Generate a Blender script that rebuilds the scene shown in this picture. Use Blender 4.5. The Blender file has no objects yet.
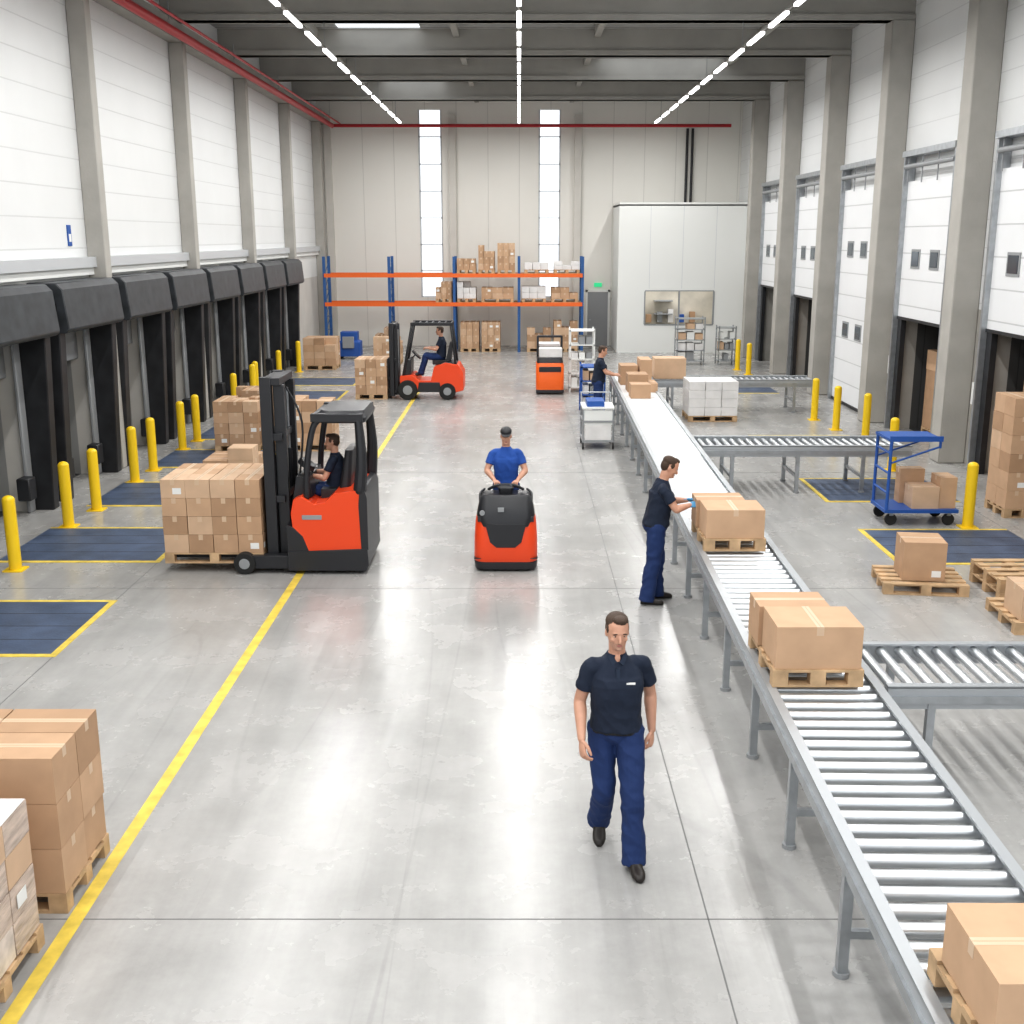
import bpy, math, random
from mathutils import Vector, Matrix, Euler, noise
from mathutils.bvhtree import BVHTree
random.seed(7)
V=Vector
sc=bpy.context.scene
try: sc.view_settings.view_transform='Standard'
except Exception: pass
try: sc.view_settings.look='Medium High Contrast'
except Exception: print('look unavailable')

# ---------------------------------------------------------------- materials
def mat(name,col,rough=.6,metal=0.,var=0.,vscale=3.,bump=0.,bscale=40.,stretch=(1,1,1),spec=None,emit=None,estr=0.):
    m=bpy.data.materials.new(name); m.use_nodes=True
    nt=m.node_tree; N=nt.nodes; L=nt.links
    p=N['Principled BSDF']
    p.inputs['Base Color'].default_value=(*col,1); p.inputs['Roughness'].default_value=rough
    p.inputs['Metallic'].default_value=metal
    if spec is not None: p.inputs['Specular IOR Level'].default_value=spec
    if emit: 
        p.inputs['Emission Color'].default_value=(*emit,1); p.inputs['Emission Strength'].default_value=estr
    tc=N.new('ShaderNodeTexCoord'); mp=N.new('ShaderNodeMapping'); mp.inputs['Scale'].default_value=stretch
    L.new(tc.outputs['Object'],mp.inputs['Vector'])
    if var>0:
        n=N.new('ShaderNodeTexNoise'); n.inputs['Scale'].default_value=vscale; n.inputs['Detail'].default_value=5
        L.new(mp.outputs[0],n.inputs['Vector'])
        r=N.new('ShaderNodeValToRGB'); r.color_ramp.elements[0].position=.3; r.color_ramp.elements[1].position=.7
        r.color_ramp.elements[0].color=(*[c*(1-var) for c in col],1); r.color_ramp.elements[1].color=(*[min(1,c*(1+var)) for c in col],1)
        L.new(n.outputs['Fac'],r.inputs[0]); L.new(r.outputs[0],p.inputs['Base Color'])
    if bump>0:
        n=N.new('ShaderNodeTexNoise'); n.inputs['Scale'].default_value=bscale; n.inputs['Detail'].default_value=4
        L.new(mp.outputs[0],n.inputs['Vector'])
        b=N.new('ShaderNodeBump'); b.inputs['Strength'].default_value=bump; b.inputs['Distance'].default_value=.01
        L.new(n.outputs['Fac'],b.inputs['Height']); L.new(b.outputs[0],p.inputs['Normal'])
    return m
def groove_mat(name,col,axis,pitch,width=.03,dark=.75,rough=.5,var=.03,dist=.01):
    m=mat(name,col,rough,var=var,vscale=.6)
    nt=m.node_tree; N=nt.nodes; L=nt.links; p=N['Principled BSDF']
    tc=[n for n in N if n.type=='TEX_COORD'][0]
    sx=N.new('ShaderNodeSeparateXYZ'); L.new(tc.outputs['Object'],sx.inputs[0])
    d=N.new('ShaderNodeMath'); d.operation='DIVIDE'; d.inputs[1].default_value=pitch; L.new(sx.outputs[axis],d.inputs[0])
    f=N.new('ShaderNodeMath'); f.operation='FRACT'; L.new(d.outputs[0],f.inputs[0])
    g=N.new('ShaderNodeMath'); g.operation='GREATER_THAN'; g.inputs[1].default_value=width/pitch; L.new(f.outputs[0],g.inputs[0])
    mx=N.new('ShaderNodeMix'); mx.data_type='RGBA'
    src=p.inputs['Base Color'].links[0].from_socket
    mx.inputs[6].default_value=(*[c*dark for c in col],1); L.new(g.outputs[0],mx.inputs[0]); L.new(src,mx.inputs[7])
    L.new(mx.outputs[2],p.inputs['Base Color'])
    b=N.new('ShaderNodeBump'); b.inputs['Strength'].default_value=.6; b.inputs['Distance'].default_value=dist
    L.new(g.outputs[0],b.inputs['Height']); L.new(b.outputs[0],p.inputs['Normal'])
    return m

def floor_material():
    m=bpy.data.materials.new('polished_concrete'); m.use_nodes=True
    nt=m.node_tree; N=nt.nodes; L=nt.links; p=N['Principled BSDF']
    tc=N.new('ShaderNodeTexCoord')
    def nz(scale,detail,rough,st=None,dist=0,rot=.06):
        n=N.new('ShaderNodeTexNoise'); n.inputs['Scale'].default_value=scale; n.inputs['Detail'].default_value=detail; n.inputs['Roughness'].default_value=rough
        n.inputs['Distortion'].default_value=dist
        if st:
            mp=N.new('ShaderNodeMapping'); mp.inputs['Scale'].default_value=st; mp.inputs['Rotation'].default_value=(0,0,rot)
            L.new(tc.outputs['Object'],mp.inputs[0]); L.new(mp.outputs[0],n.inputs['Vector'])
        else: L.new(tc.outputs['Object'],n.inputs['Vector'])
        return n.outputs['Fac']
    def rng(src,a,b,c,d):
        h=N.new('ShaderNodeMapRange'); h.inputs[1].default_value=a; h.inputs[2].default_value=b; h.inputs[3].default_value=c; h.inputs[4].default_value=d
        L.new(src,h.inputs[0]); return h.outputs[0]
    def mul(a,b):
        q=N.new('ShaderNodeMath'); q.operation='MULTIPLY'; L.new(a,q.inputs[0]); L.new(b,q.inputs[1]); return q.outputs[0]
    def line(src,w,dk):   # thin contour of a smooth noise = meandering tyre mark
        s_=N.new('ShaderNodeMath'); s_.operation='SUBTRACT'; L.new(src,s_.inputs[0]); s_.inputs[1].default_value=.5
        a_=N.new('ShaderNodeMath'); a_.operation='ABSOLUTE'; L.new(s_.outputs[0],a_.inputs[0])
        return rng(a_.outputs[0],w*.4,w,dk,1.)
    big=nz(.35,8,.6); mid=nz(1.6,9,.62); fine=nz(14,6,.7); tr=nz(1.6,7,.6,(2.6,.16,1)); tr2=nz(2.5,6,.6,(5,.12,1))
    k=mul(mul(rng(big,.35,.65,.84,1.08),rng(mid,.3,.7,.91,1.07)),mul(rng(fine,.3,.7,.955,1.04),rng(tr,.32,.68,.89,1.05)))
    k=mul(k,rng(tr2,.25,.40,.90,1.))
    k=mul(k,mul(line(nz(.5,0,.5,(1,.13,1),0,.15),.006,.90),line(nz(.7,0,.5,(1,.1,1),0,-.22),.005,.92)))
    vm=N.new('ShaderNodeVectorMath'); vm.operation='SCALE'; vm.inputs[0].default_value=(.41,.405,.395); L.new(k,vm.inputs['Scale'])
    L.new(vm.outputs[0],p.inputs['Base Color'])
    L.new(rng(mid,.3,.7,.21,.31),p.inputs['Roughness'])
    p.inputs['Specular IOR Level'].default_value=.5
    return m

M_floor=floor_material()
M_joint=mat('floor_joint',(.16,.16,.16),.8)
M_yline=mat('yellow_floor_paint',(.74,.56,.10),.5,var=.25,vscale=6)
M_plate=mat('dock_leveller_steel',(.095,.13,.205),.5,.3,var=.25,vscale=2.5,bump=.5,bscale=60)
M_wallwhite=groove_mat('white_sandwich_panel',(.74,.75,.75),2,.5,.02,.85)
M_backwall=groove_mat('cream_wall_panel',(.78,.765,.72),0,1.2,.025,.8,var=.012)
M_conc=mat('concrete',(.42,.405,.375),.8,var=.10,vscale=1.5,bump=.25,bscale=25)
M_windc=mat('cream_concrete',(.62,.60,.56),.8,var=.05,vscale=1.5)
M_beam=mat('beam_concrete',(.37,.36,.335),.8,var=.08,vscale=1.2)
M_deck=groove_mat('roof_deck',(.42,.42,.41),1,.35,.12,.6,dist=.04)
M_ledge=mat('ledge_metal',(.60,.62,.64),.4,.3)
M_black=mat('black_rubber',(.024,.025,.028),.45,var=.3,vscale=3)
M_blackp=mat('black_plastic',(.026,.027,.031),.38)
M_flap=mat('shelter_curtain',(.045,.05,.056),.42,var=.3,vscale=4)
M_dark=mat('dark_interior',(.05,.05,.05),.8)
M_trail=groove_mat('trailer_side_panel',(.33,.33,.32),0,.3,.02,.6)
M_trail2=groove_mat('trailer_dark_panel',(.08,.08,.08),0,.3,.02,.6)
M_steel=mat('galvanised_steel',(.42,.44,.46),.38,.75,var=.12,vscale=8)
M_rail=mat('conveyor_rail_aluminium',(.44,.46,.48),.42,.5)
M_roller=mat('roller_chrome',(.64,.66,.68),.36,.85)
M_belt=mat('white_conveyor_belt',(.78,.79,.80),.4,var=.03)
M_yel=mat('bollard_yellow',(.88,.60,.02),.4)
M_red=mat('truck_red',(.80,.08,.02),.32)
M_orange=mat('truck_orange',(.85,.15,.02),.35)
M_rorange=mat('rack_orange',(.80,.16,.03),.45)
M_rblue=mat('rack_blue',(.03,.11,.30),.45)
M_cblue=mat('cart_blue',(.025,.10,.36),.45)
M_pipe=mat('red_pipe',(.45,.022,.03),.4)
M_door=groove_mat('door_leaf',(.80,.81,.82),2,.55,.025,.7)
M_white=mat('white_panel',(.78,.79,.77),.5)
M_grey=mat('mid_grey',(.30,.31,.32),.5)
M_mull=mat('window_mullion',(.55,.57,.59),.5)
M_glassd=mat('dark_glass',(.06,.08,.10),.1)
M_tyre=mat('tyre',(.02,.02,.02),.7)
M_wood=mat('pallet_wood',(.52,.36,.215),.75,var=.25,vscale=6,stretch=(1,1,1))
M_cb=[mat('cardboard_%d'%i,c,.8,var=.07,vscale=4) for i,c in enumerate([(.50,.325,.205),(.55,.365,.235),(.43,.275,.17),(.60,.42,.285)])]
M_tape=mat('packing_tape',(.62,.46,.32),.35)
M_label=mat('paper_label',(.8,.8,.78),.6)
M_wrap=mat('stretch_wrap',(.54,.43,.36),.18,var=.28,vscale=5,bump=.7,bscale=9,stretch=(1,1,5))
M_wrap2=mat('stretch_wrap_edge',(.66,.57,.50),.2,var=.2,vscale=9)
M_wcb=mat('white_carton',(.72,.71,.70),.5,var=.1)
M_led=mat('led_diffuser',(.9,.9,.9),.5,emit=(1,1,1),estr=4)
try: M_led.cycles.emission_sampling='NONE'
except Exception: pass
M_green=mat('exit_sign_green',(.02,.35,.15),.5,emit=(.05,.7,.3),estr=.6)
M_skin=mat('skin',(.57,.315,.22),.5,var=.06,vscale=20)
M_stub=mat('stubble_skin',(.45,.265,.195),.6,var=.08,vscale=60)
M_lip=mat('lips',(.42,.18,.15),.5)
M_hair=mat('brown_hair',(.065,.038,.024),.6,bump=.8,bscale=120)
M_eyew=mat('eye_white',(.60,.55,.5),.3); M_iris=mat('iris',(.03,.025,.02),.2)
M_navy=mat('navy_polo',(.013,.021,.042),.85,bump=.25,bscale=30)
M_navy2=mat('navy_polo_collar',(.020,.031,.056),.85)
M_belt2=mat('leather_belt',(.009,.009,.01),.5)
M_pants=mat('blue_work_trousers',(.016,.038,.125),.85,bump=.3,bscale=25)
M_royal=mat('royal_blue_shirt',(.022,.085,.34),.85,bump=.25,bscale=30)
M_shoe=mat('black_shoe',(.025,.02,.017),.4)
M_glove=mat('blue_glove',(.10,.32,.55),.6)
M_office=mat('office_inside',(.62,.58,.50),.8,var=.2,vscale=1.5)

# ---------------------------------------------------------------- builder
import bmesh
class B:
    def __init__(s,name): s.name=name; s.v=[]; s.f=[]; s.m=[]; s.mats=[]; s.M=Matrix()
    def mi(s,m):
        if m not in s.mats: s.mats.append(m)
        return s.mats.index(m)
    def add(s,vs,fs,m):
        o=len(s.v); s.v+= [s.M@V(x) for x in vs]; i=s.mi(m)
        for f in fs: s.f.append([a+o for a in f]); s.m.append(i)
    def box(s,x0,x1,y0,y1,z0,z1,m,R=None):
        vs=[(x,y,z) for z in (z0,z1) for y in (y0,y1) for x in (x0,x1)]
        if R is not None:
            c=V(((x0+x1)/2,(y0+y1)/2,(z0+z1)/2)); vs=[c+R@(V(a)-c) for a in vs]
        s.add(vs,[(0,2,3,1),(4,5,7,6),(0,1,5,4),(2,6,7,3),(0,4,6,2),(1,3,7,5)],m)
    def rings(s,R,m):
        n=len(R[0]); vs=[p for r in R for p in r]; fs=[]
        for i in range(len(R)-1):
            for j in range(n):
                a=i*n+j; b=i*n+(j+1)%n; fs.append((a,b,b+n,a+n))
        fs.append(tuple(range(n))[::-1]); fs.append(tuple(range((len(R)-1)*n,len(R)*n)))
        s.add(vs,fs,m)
    def cyl(s,p0,p1,r,m,r1=None,seg=14):
        p0=V(p0);p1=V(p1);t=(p1-p0).normalized(); r1=r if r1 is None else r1
        u=t.cross(V((0,0,1)) if abs(t.z)<.9 else V((1,0,0))).normalized(); w=t.cross(u)
        A=[2*math.pi*i/seg for i in range(seg)]
        s.rings([[c+q*(math.cos(a)*u+math.sin(a)*w) for a in A] for c,q in ((p0,r),(p1,r1))],m)
    def tube(s,pts,r,m,seg=8):
        for a,b in zip(pts[:-1],pts[1:]): s.cyl(a,b,r,m,seg=seg)
    def prism(s,prof,ax,a0,a1,m):
        def P(p,a): return {'x':(a,p[0],p[1]),'y':(p[0],a,p[1]),'z':(p[0],p[1],a)}[ax]
        s.rings([[P(p,a0) for p in prof],[P(p,a1) for p in prof]],m)
    def rrect(s,L,m,seg=5):
        R=[]
        for z,x0,x1,y0,y1,r in L:
            ring=[]
            for cx,cy,a0 in ((x1-r,y1-r,0),(x0+r,y1-r,90),(x0+r,y0+r,180),(x1-r,y0+r,270)):
                for i in range(seg+1):
                    a=math.radians(a0+90*i/seg); ring.append((cx+r*math.cos(a),cy+r*math.sin(a),z))
            R.append(ring)
        s.rings(R,m)
    def ell(s,c,r,m,Rm=None,seg=16,n=10):
        c=V(c);R=[]
        for i in range(n+1):
            t=math.pi*(i+.0)/n; t=min(max(t,.05),math.pi-.05)
            ring=[]
            for j in range(seg):
                a=2*math.pi*j/seg
                p=V((r[0]*math.sin(t)*math.cos(a),r[1]*math.sin(t)*math.sin(a),-r[2]*math.cos(t)))
                if Rm is not None: p=Rm@p
                ring.append(c+p)
            R.append(ring)
        s.rings(R,m)
    def limb(s,pts,rad,m,seg=14,n=5,cap=(1,1),flat=1.,ref=None):
        P=[list(V(p))+[r] for p,r in zip(pts,rad)]
        S=[]
        for i in range(len(P)-1):
            a=P[max(i-1,0)];b=P[i];c=P[i+1];d=P[min(i+2,len(P)-1)]
            for k in range(n):
                t=k/n
                S.append([.5*((2*b[q])+(-a[q]+c[q])*t+(2*a[q]-5*b[q]+4*c[q]-d[q])*t*t+(-a[q]+3*b[q]-3*c[q]+d[q])*t**3) for q in range(4)])
        S.append(P[-1])
        C=[V(x[:3]) for x in S]; Rr=[x[3] for x in S]
        T=[(C[min(i+1,len(C)-1)]-C[max(i-1,0)]).normalized() for i in range(len(C))]
        if ref is None: ref=V((1,0,0)) if abs(T[0].x)<.8 else V((0,1,0))
        u=V(ref); R=[]
        A=[2*math.pi*j/seg for j in range(seg)]
        def ring(c,t,r,u):
            u=(u-t*u.dot(t)).normalized(); w=t.cross(u)
            return [c+r*(math.cos(a)*u+flat*math.sin(a)*w) for a in A],u
        if cap[0]:
            for g in (80,50,25):
                g=math.radians(g); q,_=ring(C[0]-T[0]*Rr[0]*math.sin(g),T[0],Rr[0]*math.cos(g),u); R.append(q)
        for c,t,r in zip(C,T,Rr):
            q,u=ring(c,t,r,u); R.append(q)
        if cap[1]:
            for g in (25,50,80):
                g=math.radians(g); q,_=ring(C[-1]+T[-1]*Rr[-1]*math.sin(g),T[-1],Rr[-1]*math.cos(g),u); R.append(q)
        s.rings(R,m)
    def build(s,bevel=0,origin=None,angle=35,seg=1):
        if origin is None:
            xs=[p.x for p in s.v];ys=[p.y for p in s.v];zs=[p.z for p in s.v]
            origin=V(((min(xs)+max(xs))/2,(min(ys)+max(ys))/2,min(zs)))
        origin=V(origin)
        me=bpy.data.meshes.new(s.name); me.from_pydata([tuple(p-origin) for p in s.v],[],s.f)
        for m in s.mats: me.materials.append(m)
        me.polygons.foreach_set('material_index',s.m)
        bm=bmesh.new(); bm.from_mesh(me); bmesh.ops.recalc_face_normals(bm,faces=bm.faces[:]); bm.to_mesh(me); bm.free()
        me.polygons.foreach_set('use_smooth',[True]*len(me.polygons))
        me.set_sharp_from_angle(angle=math.radians(angle)); me.update()
        o=bpy.data.objects.new(s.name,me); o.location=origin; sc.collection.objects.link(o)
        if bevel:
            md=o.modifiers.new('bevel','BEVEL'); md.width=bevel; md.segments=seg; md.limit_method='ANGLE'; md.angle_limit=math.radians(40)
        return o

# ---------------------------------------------------------------- shell
CY=[6.75,11.6,16.45,21.3,26.1,30.9,35.7,40.5]
XL,XR,YB,HC=-7.7,8.5,45.,9.35
docks=[17.85+2.9*k for k in range(-3,7)]
LC=[20.7+5.8*k for k in range(-3,5)]
rdoors=[(CY[i]+CY[i+1])/2 for i in range(1,7)]
f=B('floor'); f.box(-8.0,8.8,-2,45.3,-.25,0,M_floor)
for y in (-.7,6.3,13.2,20.2,27.2,34.2,41.2): f.box(XL,8.5,y-.005,y+.005,-.01,.0012,M_joint)
for x in (-4.8,1.2,7.2): f.box(x-.005,x+.005,-2,45,-.01,.0012,M_joint)
f.build(origin=(0,0,0))
ln=B('yellow_aisle_line'); ln.box(-2.86,-2.76,-1,34,0,.0022,M_yline)
ln.build()
w=B('wall_left')
lo=[(d+.35,d+2.25) for d in docks]
H=2.75; y=-2
for a,b in lo: w.box(XL-.3,XL,y,a,0,H,M_windc); y=b
w.box(XL-.3,XL,y,YB,0,H,M_windc); w.box(XL-.3,XL,-2,YB,H,3.7,M_white); w.box(XL-.3,XL,-2,YB,3.7,HC,M_wallwhite)
w.build(origin=(0,0,0))
w=B('wall_right'); y=-2; H=2.9
ro=[(c-1.35,c+1.35) for c in rdoors]
for a,b in ro: w.box(XR,XR+.3,y,a,0,H,M_conc); y=b
w.box(XR,XR+.3,y,YB,0,H,M_conc); w.box(XR,XR+.3,-2,YB,H,HC,M_wallwhite)
w.build(origin=(0,0,0))
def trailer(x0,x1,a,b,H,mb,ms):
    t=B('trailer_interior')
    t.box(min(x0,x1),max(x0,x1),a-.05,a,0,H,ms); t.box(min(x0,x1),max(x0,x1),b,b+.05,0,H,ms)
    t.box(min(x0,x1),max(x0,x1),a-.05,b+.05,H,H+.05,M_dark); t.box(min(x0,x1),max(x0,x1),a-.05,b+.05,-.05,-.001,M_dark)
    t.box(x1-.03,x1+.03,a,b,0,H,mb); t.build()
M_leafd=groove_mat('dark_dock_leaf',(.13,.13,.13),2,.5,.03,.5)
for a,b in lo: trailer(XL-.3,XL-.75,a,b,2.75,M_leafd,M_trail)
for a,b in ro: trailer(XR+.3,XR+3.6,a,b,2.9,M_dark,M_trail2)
w=B('wall_back'); wins=[(-3.85,-2.95),(.75,1.6)]; wz=[(1.9,8.9),(1.9,8.9)]
x=XL-.3
for (a,b),(z0,z1) in zip(wins,wz):
    w.box(x,a,YB,YB+.3,0,HC,M_backwall); w.box(a,b,YB,YB+.3,0,z0,M_backwall); w.box(a,b,YB,YB+.3,z1,HC,M_backwall); x=b
w.box(x,XR+.3,YB,YB+.3,0,HC,M_backwall); w.build(origin=(0,0,0))
for i,((a,b),(z0,z1)) in enumerate(zip(wins,wz)):
    w=B('window_%d'%(i+1))
    w.box(a,a+.06,YB+.05,YB+.15,z0,z1,M_mull); w.box(b-.06,b,YB+.05,YB+.15,z0,z1,M_mull)
    k=z0
    while k<=z1: w.box(a,b,YB+.05,YB+.15,k,k+.035,M_mull); k+=1.0
    w.build()
CT=.03
c=B('ceiling'); holes=[(14,16,-4.7,-2.2),(28.8,30.68,-4.6,-2.5),(33.2,35.5,2.4,6.0),(23,24.6,2.,5.),(38.6,40.3,-4.6,-2.5)]
ys=sorted({-2,45.3}|{h[0] for h in holes}|{h[1] for h in holes})
for a,b in zip(ys[:-1],ys[1:]):
    hs=[h for h in holes if h[0]<=a and h[1]>=b]
    if hs: c.box(-8.0,hs[0][2],a,b,HC,HC+CT,M_deck); c.box(hs[0][3],8.8,a,b,HC,HC+CT,M_deck)
    else: c.box(-8.0,8.8,a,b,HC,HC+CT,M_deck)
c.build(origin=(0,0,0))
for y in CY+[1.9]:
    b=B('ceiling_beam'); zt=HC; zb=8.72
    if 35<y<36: zt=HC; zb=8.74
    b.box(XL,XR,y-.17,y+.17,zb,zt,M_beam); b.box(XL,XR,y-.23,y+.23,zb,zb+.12,M_beam); b.build()
b=B('eaves_beam'); b.box(XL,XL+.32,-2,YB,8.35,8.72,M_beam); b.build()
for x in (-5.2,-1.6,2,6.2):
    b=B('roof_purlin'); b.box(x-.08,x+.08,-2,YB,HC-.2,HC,M_beam); b.build()
for y in LC:
    b=B('column'); b.box(XL,XL+.32,y-.16,y+.12,0,8.35,M_conc); b.build(.015)
for y in CY+[1.9]:
    b=B('column'); b.box(XR-.5,XR,y-.25,y+.25,0,8.72,M_conc); b.build(.02)
for x in (-7.3,-2.55,2.25):
    b=B('wind_column'); b.box(x-.13,x+.13,YB-.2,YB,0,8.7,M_windc); b.build()
l=B('trim_left'); l.box(XL,XL+.16,-2,YB,3.68,3.86,M_ledge); l.box(XL,XL+.1,-2,YB,3.55,3.68,M_white); l.build()
for d in docks:
    s=B('dock_shelter')
    for a,b2 in ((d+.02,d+.26),(d+2.34,d+2.56)):
        s.prism([(XL,0),(XL+.34,0),(XL+.46,2.8),(XL+.46,3.2),(XL,3.2)],'y',a,b2,M_black)
    s.prism([(XL,2.72),(XL+.56,2.72),(XL+.62,2.78),(XL+.56,3.40),(XL+.46,3.5),(XL,3.5)],'y',d+.02,d+2.56,M_flap)
    for yy in (d+.27,d+2.13): s.box(XL+.0,XL+.06,yy,yy+.2,0,2.7,M_grey)
    s.box(XL-.25,XL-.15,d+.35,d+2.25,2.1,2.75,M_grey)
    s.box(XL,XL+.2,d+.5,d+.75,.25,.6,M_black); s.box(XL,XL+.2,d+1.85,d+2.1,.25,.6,M_black)
    s.build(.015)
for d in docks[1:]:
    if min(abs(d-.15-q) for q in LC)<.3: continue
    s=B('dock_control_box'); yy=d-.21; x0=XL
    s.box(x0,x0+.1,yy,yy+.14,1.25,1.6,M_grey); s.cyl((x0+.1,yy+.07,1.5),(x0+.12,yy+.07,1.5),.03,M_pipe); s.box(x0,x0+.05,yy+.05,yy+.09,1.6,2.6,M_grey); s.build()
s=B('wall_sign'); s.box(XL,XL+.02,19.7,19.85,4.05,4.4,M_cblue); s.box(XL+.02,XL+.025,19.73,19.82,4.12,4.25,M_label); s.build()
for i,c0 in enumerate(rdoors):
    s=B('door_%d'%(i+1)); x=XR-.08
    closed=(i==3)
    z0=.02 if closed else 2.45+.1*(i%2)
    z1=5.35
    s.box(x-.06,x,c0-1.4,c0+1.4,z0,z1,M_door)
    for e in (-1.48,1.40): s.box(x-.16,x+.07,c0+e,c0+e+.08,0,5.9,M_steel)
    s.box(x-.2,x+.07,c0-1.5,c0+1.5,5.85,5.97,M_steel)
    s.cyl((x-.14,c0-1.4,5.65),(x-.14,c0+1.4,5.65),.05,M_grey)
    for e in (-1.3,-.45,.45,1.3): s.box(x-.12,x-.1,c0+e-.015,c0+e+.015,5.3,5.9,M_grey)
    zw=[3.55] if not closed else [1.7,3.7]
    for z in zw:
        for e in (-.55,.55):
            s.box(x-.075,x-.055,c0+e-.26,c0+e+.26,z,z+.4,M_grey); s.box(x-.085,x-.07,c0+e-.2,c0+e+.2,z+.05,z+.35,M_glassd)
    s.box(x-.08,x,c0-1.4,c0+1.4,z0-.0,z0+.06,M_black)
    if not closed:
        for e in (-1.39,1.17): s.box(x-.05,x+.06,c0+e,c0+e+.22,0,z0,M_black)
    s.build()
    s=B('dock_signal_lamp'); yy=c0+1.62; s.box(XR-.12,XR-.0,yy,yy+.12,1.9,2.25,M_grey); s.cyl((XR-.14,yy+.06,2.15),(XR-.12,yy+.06,2.15),.04,M_pipe); s.cyl((XR-.14,yy+.06,2.0),(XR-.12,yy+.06,2.0),.04,M_green); s.box(XR-.04,XR,yy+.04,yy+.08,2.25,5.6,M_grey)
    s.box(XR-.15,XR,yy-.03,yy+.17,1.2,1.6,M_white); s.build()
def plate(x0,x1,y0,y1,side):
    s=B('dock_leveller_plate'); s.box(x0,x1,y0,y1,0,.008,M_plate)
    for k in range(1,4): s.box(x0+.0,x1,y0+k*(y1-y0)/4-.004,y0+k*(y1-y0)/4+.004,0,.0095,M_dark)
    e=x1 if side<0 else x0; q=.075
    s.box(min(e,e-side*q),max(e,e-side*q),y0-q,y1+q,0,.006,M_yline)
    s.box(x0,x1,y0-q,y0,0,.006,M_yline); s.box(x0,x1,y1,y1+q,0,.006,M_yline); s.build()
for y0 in (7.7,10.95,14.4,17.6,20.7,23.7,26.7,29.7,32.7): plate(-6.95,-4.85,y0,y0+1.7,-1)
for y0 in (14.3,17.9,22.4,31.): plate(5.08,7.2,y0,y0+1.7,1)
def bollard(x,y):
    s=B('bollard'); s.rrect([(0,x-.13,x+.13,y-.13,y+.13,.03),(.012,x-.13,x+.13,y-.13,y+.13,.03)],M_yel)
    s.cyl((x,y,0),(x,y,.93),.08,M_yel,seg=20); s.ell((x,y,.93),(.08,.08,.06),M_yel); s.build()
for p in ((-6.54,14.0),(-6.72,16.24),(-6.69,17.3),(-6.78,19.4),(-6.77,20.4),(-6.84,22.5),(-6.82,23.5),(-6.95,27.3),(-6.95,29.3),(-7.04,30.0),(-7.04,33.0),(-7.04,36.0)): bollard(*p)
for p in ((6.72,13.9),(6.68,16.2),(6.9,20.4),(7.4,23.7),(7.1,24.9),(6.97,26.3),(7.1,36.6),(7.2,35.3)): bollard(*p)
s=B('sprinkler_pipe'); s.cyl((-7.05,-2,8.28),(-7.05,44.6,8.28),.09,M_pipe); s.cyl((-7.05,44.6,8.28),(8.0,44.6,8.28),.06,M_pipe)
s.cyl((-6.75,-2,8.45),(-6.75,44.6,8.35),.03,M_pipe)
for k in range(8): s.cyl((-6.9,3+k*5.2,8.3),(-6.9,3+k*5.2,8.72),.012,M_grey,seg=6)
s.build()
s=B('downpipe')
for x in (6.4,6.6): s.cyl((x,44.85,5.43),(x,44.85,8.2),.05,M_black)
s.build()
# office room
s=B('office_room'); ox0,ox1,oy=3.65,XR,42.2
wx0,wx1,wz0,wz1=4.65,7.2,1.05,2.25
s.box(ox0,wx0,oy,oy+.12,0,5.35,M_white); s.box(wx1,ox1,oy,oy+.12,0,5.35,M_white)
s.box(wx0,wx1,oy,oy+.12,0,wz0,M_white); s.box(wx0,wx1,oy,oy+.12,wz1,5.35,M_white)
s.box(ox0,ox0+.12,oy+.12,YB,0,5.35,M_white); s.box(ox0,ox1,oy,YB,5.3,5.42,M_white)
for x in (4.8,6.0,7.2): s.box(x-.008,x+.008,oy-.003,oy,2.35,5.3,M_ledge)
s.box(ox0+.12,ox1,oy+1.9,oy+2.,0,5.3,M_office); s.box(ox0+.12,ox1,oy+.12,oy+2,2.6,2.7,M_office); s.box(ox0+.12,ox1,oy+.12,oy+2,0,.02,M_office)
for e in (wx0,(wx0+wx1)/2,wx1): s.box(e-.025,e+.025,oy-.02,oy+.1,wz0,wz1,M_grey)
s.box(wx0,wx1,oy-.02,oy+.1,wz0-.04,wz0,M_grey); s.box(wx0,wx1,oy-.02,oy+.1,wz1,wz1+.04,M_grey)
for k in range(3): s.box(5.2,5.9,oy+1.5,oy+1.88,.8+k*.5,.84+k*.5,M_grey)
for k in range(5): s.box(4.9+k*.42,5.1+k*.42,oy+1.6,oy+1.85,1.0,1.3+.1*(k%3),[M_cb[0],M_grey,M_wcb,M_cblue,M_cb[2]][k])
s.build(origin=(0,0,0))
ld=bpy.data.lights.new('office_fill_light','AREA'); ld.shape='RECTANGLE'; ld.size=3.; ld.size_y=.3; ld.energy=30  # added fill light to brighten the office window, no fixture behind it
o=bpy.data.objects.new('office_fill_light',ld); o.location=(6,oy+1,2.58); sc.collection.objects.link(o)
s=B('door_8'); s.box(2.7,3.5,YB-.06,YB,0,2.1,M_grey); s.box(2.62,2.7,YB-.08,YB,0,2.18,M_white); s.box(3.5,3.58,YB-.08,YB,0,2.18,M_white); s.box(2.62,3.58,YB-.08,YB,2.1,2.18,M_white)
s.box(2.78,2.84,YB-.1,YB-.06,1.,1.04,M_steel); s.build()
s=B('exit_sign'); s.box(2.95,3.25,YB-.08,YB-.02,2.3,2.45,M_green); s.build()

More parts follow.
